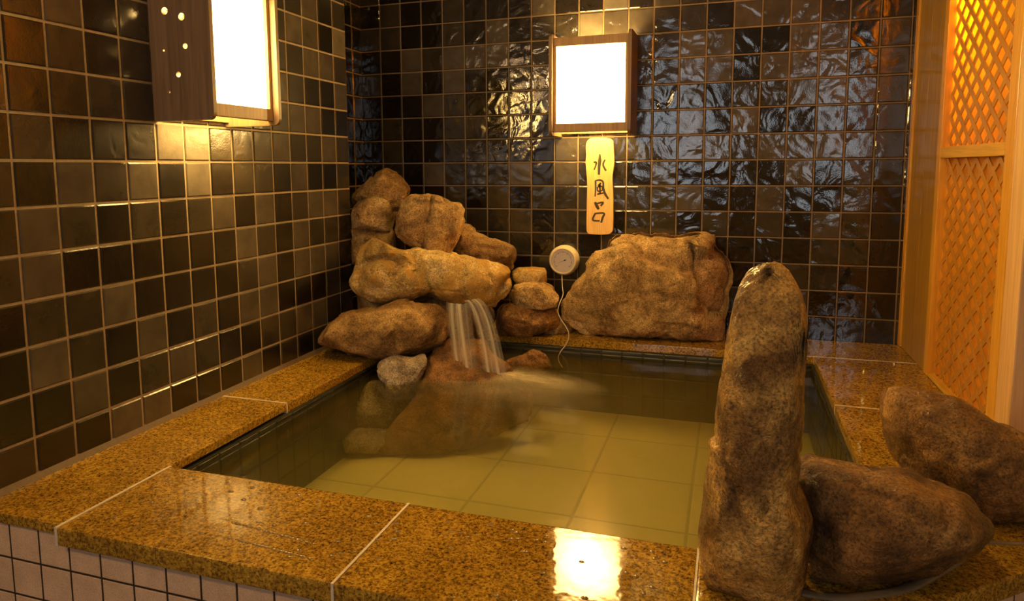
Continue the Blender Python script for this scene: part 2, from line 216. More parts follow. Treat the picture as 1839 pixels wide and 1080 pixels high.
def mat_beige():
    s = NT('matte_beige_tile'); v = s.coord(); n = s.noise(v, 25, 5, .7); f = s.noise(v, 300, 2, .6)
    at = s.n('ShaderNodeAttribute', attribute_name='tile')
    col = s.ramp(n, [(.3, (.60, .42, .28)), (.7, (.77, .56, .38))])
    col = s.mix(.5, col, s.ramp(f, [(.35, (.7, .68, .64)), (.6, (1.1, 1.1, 1.1))]), 'MULTIPLY')
    return s.done(s.bsdf(col, .6, s.bump(f, .5, .002)))
M['beige'] = mat_beige()
def mat_bed():
    s = NT('pale_basin_floor'); v = s.coord(); n = s.noise(v, 4, 3, .6, .5)
    col = s.ramp(n, [(.3, (.76, .64, .22)), (.7, (.88, .74, .28))])
    return s.done(s.bsdf(col, .6))
M['bed'] = mat_bed()
def mat_shade(strength):
    # lamp shade: emissive paper, bulb hot spot painted into it, faint fibre marks
    s = NT('emissive_paper_shade'); v = s.coord('Object')
    g = s.n('ShaderNodeVectorMath', operation='LENGTH'); mp = s.n('ShaderNodeVectorMath', operation='MULTIPLY')
    s.l(v, mp.inputs[0]); mp.inputs[1].default_value = (1, 1, .85); s.l(mp.outputs[0], g.inputs[0])
    d = g.outputs['Value']
    fall = s.ramp(d, [(0.0, (1, 1, 1)), (.05, (.85,) * 3), (.12, (.34,) * 3), (.20, (.2,) * 3)], 'B_SPLINE')
    n = s.noise(v, 18, 4, .6, 1.5)
    k = s.math('MULTIPLY', fall, s.math('MULTIPLY_ADD', n, .7, .65))
    em = s.n('ShaderNodeEmission'); em.inputs[0].default_value = (1, .60, .17, 1); s.val(em.inputs[1], s.math('MULTIPLY', k, strength))
    return s.done(em.outputs[0])
def mat_emit(name, c, st):
    s = NT(name); em = s.n('ShaderNodeEmission'); em.inputs[0].default_value = (*c, 1); em.inputs[1].default_value = st
    return s.done(em.outputs[0])
M['shade'] = mat_shade(SHADE)
M['bulb'] = mat_emit('bulb_glass_glow', (1, .59, .14), BULB)
def mat_window():
    s = NT('daylit_frosted_pane'); v = s.coord(); n = s.noise(v, 4.5, 3, .6, .6)
    em = s.n('ShaderNodeEmission'); em.inputs[0].default_value = (.92, .96, 1, 1)
    s.val(em.inputs[1], s.math('MULTIPLY', s.ramp(n, [(.38, (.12,) * 3), (.62, (1,) * 3)]), 4.8)); return s.done(em.outputs[0])
M['window'] = mat_window()
def mat_translucent():
    s = NT('amber_backing_sheet'); v = s.coord(scale=(6, 6, 1.5)); n = s.noise(v, 3, 4, .6, .5)
    col = s.ramp(n, [(.3, (.85, .48, .05)), (.7, (.98, .6, .09))])
    t = s.n('ShaderNodeBsdfTranslucent'); s.l(col, t.inputs[0])
    mx = s.n('ShaderNodeMixShader'); mx.inputs[0].default_value = .5
    s.l(s.bsdf(s.mix(1, col, (.62, .52, .6), 'MULTIPLY'), .3), mx.inputs[1]); s.l(t.outputs[0], mx.inputs[2]); return s.done(mx.outputs[0])
M['backing'] = mat_translucent()
def mat_water():
    s = NT('green_bath_water'); v = s.coord(scale=(1, 2.6, 1))
    n = s.noise(v, 7, 2, .5, .4); b = s.bump(n, .10, .01)
    tr = s.n('ShaderNodeBsdfTransparent'); tr.inputs[0].default_value = (.96, .94, .78, 1)
    df = s.n('ShaderNodeBsdfDiffuse'); df.inputs[0].default_value = (.34, .29, .09, 1)
    m1 = s.n('ShaderNodeMixShader'); m1.inputs[0].default_value = .04; s.l(tr.outputs[0], m1.inputs[1]); s.l(df.outputs[0], m1.inputs[2])
    gl = s.n('ShaderNodeBsdfGlossy'); gl.inputs['Roughness'].default_value = .10; s.l(b, gl.inputs['Normal'])
    fr = s.n('ShaderNodeFresnel'); fr.inputs[0].default_value = 1.33; s.l(b, fr.inputs['Normal'])
    m2 = s.n('ShaderNodeMixShader'); s.l(fr.outputs[0], m2.inputs[0]); s.l(m1.outputs[0], m2.inputs[1]); s.l(gl.outputs[0], m2.inputs[2])
    return s.done(m2.outputs[0])
M['water'] = mat_water()
def mat_murk():
    s = NT('suspended_minerals'); tr = s.n('ShaderNodeBsdfTransparent'); s.l(tr.outputs[0], s.out.inputs[0])
    sc_ = s.n('ShaderNodeVolumeScatter'); sc_.inputs['Color'].default_value = (.95, .82, .36, 1); sc_.inputs['Density'].default_value = .9; sc_.inputs['Anisotropy'].default_value = .3
    ab = s.n('ShaderNodeVolumeAbsorption'); ab.inputs['Color'].default_value = (.75, .75, .35, 1); ab.inputs['Density'].default_value = .45
    ad = s.n('ShaderNodeAddShader'); s.l(sc_.outputs[0], ad.inputs[0]); s.l(ab.outputs[0], ad.inputs[1]); s.l(ad.outputs[0], s.out.inputs['Volume'])
    return s.m
M['murk'] = mat_murk()
def mat_fall():
    s = NT('falling_water_veil')
    tc = s.n('ShaderNodeTexCoord'); mp = s.n('ShaderNodeMapping'); s.l(tc.outputs['UV'], mp.inputs[0]); mp.inputs['Scale'].default_value = (3.6, .25, 1)
    n = s.noise(mp.outputs[0], 1.0, 1, .5)
    sep = s.n('ShaderNodeSeparateXYZ'); s.l(tc.outputs['UV'], sep.inputs[0])
    edge = s.math('MULTIPLY', s.math('MULTIPLY', sep.outputs[0], s.math('SUBTRACT', 1, sep.outputs[0])), 4)
    a = s.math('MULTIPLY', s.ramp(n, [(.32, (.10,) * 3), (.68, (.66,) * 3)]), s.math('POWER', edge, .5))
    tr = s.n('ShaderNodeBsdfTransparent'); df = s.n('ShaderNodeBsdfDiffuse'); df.inputs[0].default_value = (.95, .9, .8, 1)
    tl = s.n('ShaderNodeBsdfTranslucent'); tl.inputs[0].default_value = (.95, .9, .8, 1)
    m0 = s.n('ShaderNodeMixShader'); m0.inputs[0].default_value = .5; s.l(df.outputs[0], m0.inputs[1]); s.l(tl.outputs[0], m0.inputs[2])
    m1 = s.n('ShaderNodeMixShader'); s.l(a, m1.inputs[0]); s.l(tr.outputs[0], m1.inputs[1]); s.l(m0.outputs[0], m1.inputs[2])
    return s.done(m1.outputs[0])
M['fall'] = mat_fall()
def mat_foam(name, gain):
    s = NT(name); tc = s.n('ShaderNodeTexCoord'); mp = s.n('ShaderNodeMapping')
    s.l(tc.outputs['UV'], mp.inputs[0]); mp.inputs['Location'].default_value = (-.5, -.5, 0)
    ln = s.n('ShaderNodeVectorMath', operation='LENGTH'); s.l(mp.outputs[0], ln.inputs[0])
    d = s.ramp(s.math('MULTIPLY', ln.outputs['Value'], 2), [(0, (.70,) * 3), (.35, (.42,) * 3), (.7, (.14,) * 3), (1, (0,) * 3)], 'EASE')
    m2 = s.n('ShaderNodeMapping'); s.l(tc.outputs['UV'], m2.inputs[0]); m2.inputs['Scale'].default_value = (1.5, 4, 1)
    n = s.noise(m2.outputs[0], 1.3, 5, .65, .5)
    a = s.math('MULTIPLY', s.math('MULTIPLY', d, gain), s.ramp(n, [(.3, (.45,) * 3), (.7, (1.2,) * 3)]))
    tr = s.n('ShaderNodeBsdfTransparent'); df = s.n('ShaderNodeBsdfDiffuse'); df.inputs[0].default_value = (.78, .68, .46, 1)
    m1 = s.n('ShaderNodeMixShader'); s.l(a, m1.inputs[0]); s.l(tr.outputs[0], m1.inputs[1]); s.l(df.outputs[0], m1.inputs[2])
    return s.done(m1.outputs[0])
M['foam'] = mat_foam('churned_foam', .8); M['haze'] = mat_foam('fine_bubble_haze', .32)
def mat_glass():
    s = NT('clear_lens'); tr = s.n('ShaderNodeBsdfTransparent'); gl = s.n('ShaderNodeBsdfGlossy'); gl.inputs['Roughness'].default_value = .03
    fr = s.n('ShaderNodeFresnel'); fr.inputs[0].default_value = 1.45
    m = s.n('ShaderNodeMixShader'); s.l(fr.outputs[0], m.inputs[0]); s.l(tr.outputs[0], m.inputs[1]); s.l(gl.outputs[0], m.inputs[2]); return s.done(m.outputs[0])
M['glass'] = mat_glass()
M['droplet'] = mat_plain('water_droplet', (.25, .16, .05), .02, Specular_IOR_Level=1.0)

# ------------------------------------------------------------------ tiled surfaces
def tiles(name, origin, ud, vd, nrm, us, vs, level, mat, gmat, gap=.0065, bev=.003, proud=.004, tilt=.004, kind=True, parent=None, clip=None):
    """us/vs: sorted grid line positions along ud/vd; level(i,j)->0..3"""
    origin, ud, vd, nrm = map(Vector, (origin, ud, vd, nrm))
    bm = bmesh.new(); lay = bm.verts.layers.float_color.new('tile')
    def q(u, v, h): return origin + ud * u + vd * v + nrm * h
    for i in range(len(us) - 1):
        for j in range(len(vs) - 1):
            u0, u1, v0, v1 = us[i] + gap / 2, us[i + 1] - gap / 2, vs[j] + gap / 2, vs[j + 1] - gap / 2
            if u1 - u0 < .004 or v1 - v0 < .004: continue
            rr = random.random(); lv = level(i, j); L = (max(0, min(3, lv + (random.random() - .5) * .35))) / 3
            a, b = (random.random() - .5) * tilt, (random.random() - .5) * tilt
            mu, mv = (u0 + u1) / 2, (v0 + v1) / 2
            lo, mi, hi = [], [], []
            for (u, v) in ((u0, v0), (u1, v0), (u1, v1), (u0, v1)):
                su, sv = (1 if u < mu else -1), (1 if v < mv else -1)
                dh = (u - mu) * a + (v - mv) * b
                lo.append(bm.verts.new(q(u, v, -.004)))
                mi.append(bm.verts.new(q(u, v, proud - bev * .7 + dh)))
                hi.append(bm.verts.new(q(u + su * bev, v + sv * bev, proud + dh)))
            for vv in lo + mi + hi: vv[lay] = (L, rr, 0, 1)
            for k in range(4):
                k2 = (k + 1) % 4
                bm.faces.new((lo[k], lo[k2], mi[k2], mi[k])); bm.faces.new((mi[k], mi[k2], hi[k2], hi[k]))
            bm.faces.new(hi)
    nf = len(bm.faces)
    a = [bm.verts.new(q(u, v, .0008)) for u, v in ((us[0], vs[0]), (us[-1], vs[0]), (us[-1], vs[-1]), (us[0], vs[-1]))]
    b = [bm.verts.new(q(u, v, -.03)) for u, v in ((us[0], vs[0]), (us[-1], vs[0]), (us[-1], vs[-1]), (us[0], vs[-1]))]
    bm.faces.new(a); bm.faces.new(b[::-1])
    for k in range(4): bm.faces.new((a[k], b[k], b[(k + 1) % 4], a[(k + 1) % 4]))
    o = link(name, bm, mat, parent); o.data.materials.append(gmat)
    for p in o.data.polygons[nf:]: p.material_index = 1
    if kind: struct(o)
    return o
def grid(a, b, first, step):
    out = [a]; x = first
    while x < a + 1e-4: x += step
    while x < b - 1e-4: out.append(x); x += step
    out.append(b); return out
LEFT = {}
LEFT = { # rows of the left wall, column 0 next to the corner
 5:'102112010121011', 4:'302212120110121', 3:'122112021110211', 2:'200121102110101', 1:'002211211111101', 0:'121214113300011',
 -1:'100200103021201', -2:'122102021011'+'021'[:0]+'021', -3:'011201200000021', -4:'022220100002110', -5:'010022010020120'[:15], -6:'002211001210200', -7:'111010020022001'}
LEFT[0] = '12112' + '1113' + '300010'[:6]
LEFT[-1] = '1002011030' + '21201'[0:5]
LEFT[-2] = '1221020210' + '10121'[0:5]
LEFT[-3] = '0112012000' + '00021'
LEFT[-4] = '0222021000' + '02110'
LEFT[-5] = '0100022010' + '20120'
LEFT[-6] = '0022110012' + '10200'
LEFT[-7] = '0110102000' + '22001'
BACK = {7:'100110110021021021021021',6:'010010002003021121221110', 5:'110010201132211022211000', 4:'002122201101112200220100', 3:'102020011120112202221110',
 2:'000210011101101011221110', 1:'010011011011102020010100', 0:'010011010211112212221100', -1:'010211120211010000201100', -2:'010010101111112002001000',
 -3:'011001110110110101021001', -4:'010100110101010000011000', -5:'010101001010010100110010', -6:'001010100101001010100010', -7:'010010010100100100000010'}
def lev(table, dflt):
    def f(c, r):
        s = table.get(r)
        if s and 0 <= c < len(s): return int(s[c])
        return random.choice(dflt)
    return f
zs = grid(RIM - .03, CEIL, .001 - 7 * P, P)
def rowof(j): return int(round((zs[j + 1] - .001) / P)) - 1 if j + 1 < len(zs) - 1 else 99
fl = lev(LEFT, [0, 1, 1, 2])
ys = grid(-WY, 5.0, .459 + P, P)                     # distance from back wall along left wall
tiles('wall_left', (0, 0, 0), (0, -1, 0), (0, 0, 1), (1, 0, 0), ys, zs, lambda i, j: fl(i, rowof(j)), M['tile_left'], M['grout'])
xs = grid(-.183, 3.6, -.183, P)
fb = lev(BACK, [0, 1, 1, 2])
tiles('wall_back', (0, 0, 0), (1, 0, 0), (0, 0, 1), (0, -1, 0), xs, zs, lambda i, j: fb(i, rowof(j)), M['tile_back'], M['grout_back'], gap=.0052, tilt=.008)
tiles('wall_corner', (-.183, 0, 0), (0, -1, 0), (0, 0, 1), (1, 0, 0), grid(0, .50, .088, P), zs, lambda i, j: random.choice([0, 1, 1]), M['tile_back'], M['grout'])
bm = bmesh.new(); box(bm, -.25, -.005, WY - .02, WY, FLOOR, CEIL); struct(link('wall_return', bm, M['plaster']))
bm = bmesh.new(); box(bm, -.03, 0, -5, -2.03, FLOOR, RIM - .03); struct(link('wall_left_base', bm, M['plaster']))
bm = bmesh.new(); box(bm, -.3, 3.7, -5.1, .1, CEIL, CEIL + .1); struct(link('ceiling', bm, M['ceiling']))
bm = bmesh.new(); box(bm, -.3, 3.7, -5.1, .1, FLOOR - .1, FLOOR); struct(link('floor', bm, M['floor']))
bm = bmesh.new(); box(bm, 3.6, 3.7, -5.1, .1, FLOOR, CEIL); struct(link('wall_right', bm, M['plaster']))
bm = bmesh.new(); box(bm, 2.3, 3.6, -.02, .05, FLOOR, RIM - .03); struct(link('wall_back_base', bm, M['plaster']))
# rear wall with two frosted windows
bm = bmesh.new()
for (a, b, c, d) in ((-.3, .48, FLOOR, CEIL), (1.34, 2.12, FLOOR, CEIL), (2.74, 3.7, FLOOR, CEIL), (.48, 1.34, FLOOR, -.20), (.48, 1.34, 1.05, CEIL), (2.12, 2.74, FLOOR, -.25), (2.12, 2.74, 1.10, CEIL)):
    box(bm, a, b, -5.1, -5.0, c, d)
struct(link('wall_rear', bm, M['plaster']))
for n, (a, b, c, d) in enumerate(((.48, 1.34, -.20, 1.05), (2.12, 2.74, -.25, 1.10))):
    bm = bmesh.new(); box(bm, a, b, -5.08, -5.06, c, d); w = struct(link('window_%d' % (n + 1), bm, M['window']))
    bm = bmesh.new()
    for (e, f, g, h) in ((a, b, c, c + .03), (a, b, d - .03, d), (a, a + .03, c, d), (b - .03, b, c, d), ((a + b) / 2 - .015, (a + b) / 2 + .015, c, d), (a, b, (c + d) / 2 - .015, (c + d) / 2 + .015)):
        box(bm, e, f, -5.055, -5.02, g, h)
    link('window_frame', bm, M['dark_wood'], w)

# ------------------------------------------------------------------ the bath
bath = empty('stone_bath', (1, -1, FLOOR), 'square sunken cold bath with gold-brown granite rim and beige tiled front', 'bath')
bath_parts = []
def local(o, root):
    o.parent = root; o.matrix_parent_inverse = Matrix.Translation(-root.location)
    return o
def slab(pts, th=.022, z=RIM):
    bm = bmesh.new(); prism(bm, pts, z - th, z, bev=.004)
    local(link('granite_slab', bm, M['granite']), bath)
g = .0035
slab([(-.18, -.003), (2.14, -.003), (2.14, -.2715), (.235 + g, -.2715), (.0, -.2715), (.0, WY + .003), (-.18, WY + .003)], .03)
slab([(.004, -.2785), (.235, -.2785), (.235, -1.2705), (.004, -1.2705)], .03)
slab([(.004, -1.2755), (.235, -1.2755), (.235, -2.02), (.004, -2.02)], .022)
slab([(.2415, -1.735), (.8355, -1.735), (.8355, -2.03), (.2415, -2.03)], .037)
slab([(.8405, -1.735), (1.40, -1.735), (1.40, -2.03), (.8405, -2.03)], .037)
slab([(1.404, -1.735), (1.735, -1.735), (1.735, -1.30), (2.31, -1.30), (1.49, -2.03), (1.404, -2.03)], .037)
slab([(1.735, -.2785), (2.14, -.2785), (2.14, -.8205), (1.735, -.8205)], .03)
slab([(1.735, -.8255), (2.31, -.8255), (2.31, -1.296), (1.735, -1.296)], .037)
def joint(x0, x1, y0, y1, z=RIM + .0006, th=.037):
    bm = bmesh.new(); box(bm, x0, x1, y0, y1, z - th, z); local(link('joint_line', bm, M['caulk']), bath)
joint(.0352 - .03, .2352, -1.2756, -1.2704, th=.031)
joint(.2352, .2415, -2.031, -1.733)
joint(.8355, .8405, -2.0312, -1.7345)
joint(1.40, 1.404, -2.0312, -1.7345)
joint(1.7348, 2.14, -.8255, -.8205, th=.03)
joint(1.7348, 2.14, -.2785, -.2715, th=.03)
# beige outer face
def ctile(name, o, ud, L, first, z0):
    t = tiles(name, o, ud, (0, 0, 1), (Vector(ud).cross(Vector((0, 0, 1)))), grid(0, L, first, .0778), grid(FLOOR, z0, -.7965 - .0758 * 6, .0758), lambda i, j: 1, M['beige'], M['grout_dark'], gap=.0045, bev=.0012, proud=.002, tilt=.002, kind=False)
    local(t, bath); return t
ctile('tiled_front', (0, -2.008, 0), (1, 0, 0), 1.48, .0087, RIM - .0218)
dx, dy = 2.31 - 1.48, .72; L = math.hypot(dx, dy)
ctile('tiled_front', (1.478, -2.008, 0), (dx / L, dy / L, 0), L, .03, RIM - .036)
# basin
for nm, o, ud, n, L in (('basin_wall', (.240, -.28, 0), (0, -1, 0), (1, 0, 0), 1.45), ('basin_wall', (1.730, -.28, 0), (0, -1, 0), (-1, 0, 0), 1.45), ('basin_wall', (.24, -.282, 0), (1, 0, 0), (0, -1, 0), 1.49), ('basin_wall', (.24, -1.73, 0), (1, 0, 0), (0, 1, 0), 1.49)):
    t = tiles(nm, o, ud, (0, 0, 1), n, grid(0, L, .03, .079), grid(BED - .02, RIM - .03, BED, .079), lambda i, j: random.choice([0, 1]), M['tile_pool'], M['grout_pool'], gap=.004, proud=.002, kind=False)
    local(t, bath)
t = tiles('basin_floor', (.24, -1.73, BED), (1, 0, 0), (0, 1, 0), (0, 0, 1), grid(0, 1.49, .20, .305), grid(0, 1.45, .28, .305), lambda i, j: 1, M['bed'], mat_grout('basin_floor_joint', (.62, .52, .19)), gap=.007, bev=.002, proud=.002, kind=False)
local(t, bath)
# silicone seam where rim meets left wall
bm = bmesh.new(); prism(bm, [(0.003, RIM), (.013, RIM), (.003, RIM + .014)], -2.02, WY, axis='y'); local(link('wall_seam', bm, mat_grout('seam_filler', (.16, .11, .07))), bath)

# water
def clampv(a, b, x): return max(a, min(b, x))
bm = bmesh.new(); uvl = bm.loops.layers.uv.new('UVMap'); nx, ny = 110, 110; G = []
FX, FY = .66, -.66
for i in range(nx + 1):
    row = []
    for j in range(ny + 1):
        x = .243 + (1.728 - .243) * i / nx; y = -1.728 + (1.728 - .284) * j / ny
        r = math.hypot(x - FX, y - FY)
        z = WATER + .003 * math.exp(-r * 4) * math.sin(r * 38) + .0015 * math.exp(-r * 1.5) * noise.noise(Vector((x * 9, y * 9, 0)))
        row.append(bm.verts.new((x, y, z)))
    G.append(row)
for i in range(nx):
    for j in range(ny): bm.faces.new((G[i][j], G[i + 1][j], G[i + 1][j + 1], G[i][j + 1]))
o = link('bath_water', bm, M['water'], smooth=True, up=True); tag(o, 'murky green cold water filling the granite-rimmed bath', 'water', kind='stuff')
bm = bmesh.new(); box(bm, .2475, 1.7225, -1.7225, -.2895, BED + .004, WATER - .005); link('water_body', bm, M['murk'], o)
def foam_disc(cx, cy, rx, ry, z, rot, hgt, parent, mat='foam'):
    bm = bmesh.new(); uv = bm.loops.layers.uv.new('UVMap'); N, K = 40, 14; rings = []
    for k in range(K + 1):
        f = k / K; ring = []
        for a in range(N):
            t = 2 * PI * a / N; lx, ly = f * math.cos(t), f * math.sin(t)
            x = cx + rx * lx * math.cos(rot) - ry * ly * math.sin(rot); y = cy + rx * lx * math.sin(rot) + ry * ly * math.cos(rot)
            v = bm.verts.new((x, y, z + hgt * math.exp(-f * f * 7) + .004 * (1 - f) * noise.noise(Vector((x * 20, y * 20, 0)))))
            ring.append((v, (.5 + .5 * lx, .5 + .5 * ly)))
        rings.append(ring)
    for k in range(K):
        for a in range(N):
            b = (a + 1) % N; q = (rings[k][a], rings[k][b], rings[k + 1][b], rings[k + 1][a])
            if k == 0: q = (rings[0][a], rings[1][b], rings[1][a])
            f = bm.faces.new([w[0] for w in q])
            for lp, w in zip(f.loops, q): lp[uv].uv = w[1]
    return link('foam', bm, M[mat], parent, smooth=True, up=True)

# ------------------------------------------------------------------ stones
def poly_r(pts, th):
    dx, dy = math.cos(th), math.sin(th); best = 0
    n = len(pts)
    for i in range(n):
        x1, y1 = pts[i]; x2, y2 = pts[(i + 1) % n]
        ex, ey = x2 - x1, y2 - y1; den = dx * ey - dy * ex
        if abs(den) < 1e-12: continue
        t = (x1 * ey - y1 * ex) / den; s = (x1 * dy - y1 * dx) / den
        if t > 0 and -1e-9 <= s <= 1 + 1e-9: best = max(best, t)
    return best
def seg_dist(p, a, b):
    ax, ay = a; bx, by = b; px, py = p
    dx, dy = bx - ax, by - ay; l2 = dx * dx + dy * dy or 1e-12
    t = clampv(0, 1, ((px - ax) * dx + (py - ay) * dy) / l2)
    return math.hypot(px - ax - t * dx, py - ay - t * dy)
def line_dist(p, L): return min(seg_dist(p, L[i], L[i + 1]) for i in range(len(L) - 1))
def inside(p, poly):
    x, y = p; c = False; n = len(poly)
    for i in range(n):
        x1, y1 = poly[i]; x2, y2 = poly[(i + 1) % n]
        if (y1 > y) != (y2 > y) and x < (x2 - x1) * (y - y1) / (y2 - y1) + x1: c = not c
    return c
def stone(name, key, depth, mat, label, group=None, sub=6, amp=.010, facets=14, seed=0, floor=None, grooves=(), steps=(), pw=.62, fh=(.80, .96), crack=1.0, sunk=False, under=0.0, facet=1.3, fk=11, cat='rock', yback=None, front=1.0):
    d = DATA['rocks'][key]; rnd = random.Random(seed + 11)
    N = 180; R = [poly_r(d['o'], 2 * PI * k / N) for k in range(N)]
    R = [(R[k - 1] + 2 * R[k] + R[(k + 1) % N]) / 4 for k in range(N)]
    a, t = d['a'], math.radians(d['t'])
    h = Vector((math.sin(a), math.cos(a), 0)); U = Vector((math.cos(a), -math.sin(a), 0)); W = Vector((0, 0, 1)) * math.cos(t) + h * math.sin(t)
    Nn = h * math.cos(t) - Vector((0, 0, 1)) * math.sin(t)
    bm = bmesh.new(); bmesh.ops.create_icosphere(bm, subdivisions=sub, radius=1)
    loc = []
    for v in bm.verts:
        x, y, z = v.co.normalized()         # z = along Nn (away), x,y in plane
        r = math.hypot(x, y); th = math.atan2(y, x) % (2 * PI); k = th / (2 * PI) * N; i = int(k) % N; f = k - int(k)
        Rr = R[i] * (1 - f) + R[(i + 1) % N] * f
        s = r ** pw; dd = (abs(z) ** .85) * (1 if z > 0 else -1) * depth * (front if z < 0 else 1)
        loc.append([s * math.cos(th) * Rr, s * math.sin(th) * Rr, dd])
    sc = max(R); vtop = max(p[1] for p in loc); vbot = min(p[1] for p in loc)
    # flat broken faces
    for q in range(facets):
        ph = rnd.uniform(0, 2 * PI); el = rnd.uniform(.15, 1.35)
        n = Vector((math.cos(ph) * math.cos(el), math.sin(ph) * math.cos(el), -math.sin(el)))
        sup = max(p[0] * n.x + p[1] * n.y + p[2] * n.z for p in loc); dlim = sup * rnd.uniform(*fh)
        for p in loc:
            e = p[0] * n.x + p[1] * n.y + p[2] * n.z - dlim
            if e > 0:
                p[0] -= n.x * e * .55; p[1] -= n.y * e * .55; p[2] -= n.z * e * .97
    for v, p in zip(bm.verts, loc):
        q = Vector(p); off = Vector((seed * 3.1, seed * 1.7, 0))
        frontness = clampv(0, 1, -p[2] / (depth * .4 + 1e-6) + .3)
        q.z += under * clampv(0, 1, (.25 * vtop - p[1]) / (vtop - vbot)) * frontness
        for (gl, wd, dp) in grooves:
            dist = line_dist((p[0], p[1]), d[gl]); q.z += dp * math.exp(-(dist / wd) ** 2) * frontness
        for (poly, am) in steps:
            pl = d[poly]; ins = inside((p[0], p[1]), pl); ds = line_dist((p[0], p[1]), pl + [pl[0]])
            k = clampv(0, 1, .5 + (ds if ins else -ds) / .007); q.z += am * k * frontness
        nv = q.normalized()
        wq = q + Vector((noise.noise(q * 14 + off), noise.noise(q * 14 - off), 0)) * .03
        ns = noise.fractal(q * 10 + off, .9, 2.0, 6) * .75 + noise.noise(q * 4 + off) * .5
        dv, _p = noise.voronoi(wq * 11 + off); crk = clampv(0, 1, (dv[1] - dv[0]) * 5)
        ns += (crk - 1) * .45 * crack
        ds, ps = noise.voronoi(wq * fk + off); sw = sv = 0
        for dd_, pp_ in zip(ds[:3], ps[:3]):
            we = math.exp(-(dd_ - ds[0]) * 11); rv = noise.cell_vector(pp_ * 7.3 + Vector((.37, .11, .71))) * 2 - Vector((1, 1, 1))
            sw += we; sv += we * ((wq * fk + off - pp_).dot(rv) + rv.x * .35)
        ns += sv / sw * facet
        ns += .8 * (1 - abs(noise.noise(wq * 7 - off)) * 3) * .25
        q += nv * (ns * amp + noise.fractal(q * 30 + off, .8, 2.0, 3) * .0035 * min(1, sc * 8))
        w = U * q.x + W * q.y + Nn * q.z
        v.co = w
    c = Vector(d['c'])
    if sub:
        for v in bm.verts:
            wp = v.co + c; onrim = wp.x < .238 or wp.y > -.278 or wp.y < -1.732 or wp.x > 1.732
            fz = floor
            if onrim: fz = RIM if fz is None else max(RIM, fz)
            if sunk and onrim and wp.z < RIM - .03:
                if wp.x < .25: v.co.x = .25 - c.x
                fz = floor
            if fz is not None and wp.z < fz: v.co.z = fz - c.z
            if yback is not None and v.co.y + c.y > yback: v.co.y = yback - c.y
    o = link(name, bm, M[mat], smooth=True); o.location = c
    me = o.data
    tag(o, label, cat, group or 'natural boulders set around the bath'); return o

PG = None
stone('boulder', 'A', .17, 'rock_brown', 'wide brown boulder with pointed left tip lying on the end of the left rim', amp=.009, seed=1, floor=RIM + .001, under=.14, grooves=[('g1', .004, .005)], fh=(.84, .97))
stone('boulder', 'F', .14, 'rock_gold', 'large flat golden wet slab of rock that the water pours over', amp=.013, seed=2, facets=12, grooves=[('g1', .012, .04), ('g2', .022, .03), ('g3', .012, .03)], fh=(.84, .97), pw=.5, under=.07)
stone('boulder', 'G', .11, 'rock_tan', 'pointed reddish tan rock at the very top of the pile in the corner', amp=.008, seed=3, yback=-.02)
stone('boulder', 'H', .10, 'rock_tan', 'rounded pale tan rock below the pointed top rock, beside the left wall', amp=.006, seed=4)
stone('boulder', 'H2', .10, 'rock_brown', 'brown banded rock under the rounded pale rock, against the left wall', amp=.007, seed=5)
stone('boulder', 'I', .13, 'rock_tan', 'blocky tan rock with a vertical crack, standing on the golden slab', amp=.006, seed=6, facets=12, grooves=[('g1', .007, .035), ('g2', .01, .012)], pw=.45)
stone('boulder', 'J', .10, 'rock_brown', 'long brown rock sloping down to the right behind the golden slab', amp=.007, seed=7, yback=-.02)
stone('boulder', 'J2', .05, 'rock_tan', 'small tan stone wedged behind the top of the sloping brown rock', amp=.004, seed=8, sub=4)
stone('boulder', 'N', .12, 'rock_brown', 'shadowed brown rock filling the gap between golden slab and wide boulder', amp=.008, seed=9)
stone('boulder', 'B', .07, 'rock_grey', 'small grey rock at the waterline under the wide brown boulder', amp=.008, seed=10, sunk=True)
stone('boulder', 'C', .08, 'rock_sunk', 'big rust-brown ridge of rock mostly under water where the waterfall lands', amp=.012, seed=11, floor=BED)
stone('boulder', 'D', .07, 'rock_grey', 'pale layered rock under water below the small grey rock', amp=.008, seed=12, floor=BED, sunk=True)
stone('boulder', 'D2', .06, 'rock_grey', 'small pale rock under water, lowest at the left basin wall', amp=.006, seed=13, floor=BED, sunk=True, sub=4)
stone('boulder', 'E', .08, 'rock_sunk', 'small reddish rock just under the water behind the waterfall', amp=.008, seed=14)
stone('boulder', 'K', .06, 'rock_gold', 'small flat-topped golden stone left of the thermometer', amp=.004, seed=15, sub=4, pw=.5)
stone('boulder', 'L', .09, 'rock_tan', 'rounded tan rock below the thermometer, under the small flat-topped stone', amp=.006, seed=16)
stone('boulder', 'M', .10, 'rock_wet', 'wet glistening dark rock low on the back rim beside the waterfall', amp=.008, seed=17, floor=RIM)
stone('boulder', 'M2', .06, 'rock_brown', 'low brown stone on the back rim beneath the hanging cord', amp=.005, seed=18, floor=RIM)
stone('boulder', 'P', .125, 'rock_tan', 'big flat-topped tan boulder on the back rim under the wooden sign', amp=.014, seed=19, floor=RIM, yback=-.008, pw=.42, facets=10, fh=(.85, .96),
      grooves=[('g1', .005, .02), ('g2', .006, .018)], steps=[('slab', .075), ('rec', .09)], under=.11, fk=8, facet=1.6)
stone('boulder', 'Q', .10, 'rock_pillar', 'tall upright wet stone pillar standing on the front rim', amp=.010, seed=20, floor=RIM, facet=.8, fk=9, pw=.6, facets=12, fh=(.82, .95), grooves=[('g1', .006, .010), ('g2', .004, .006), ('g3', .008, .035), ('g4', .010, .010)])
stone('boulder', 'R', .205, 'rock_wet', 'dark wet rounded boulder lying right of the upright stone pillar', amp=.010, seed=21, floor=RIM, facet=.7, fk=8, under=.03, facets=8, fh=(.90, .98))
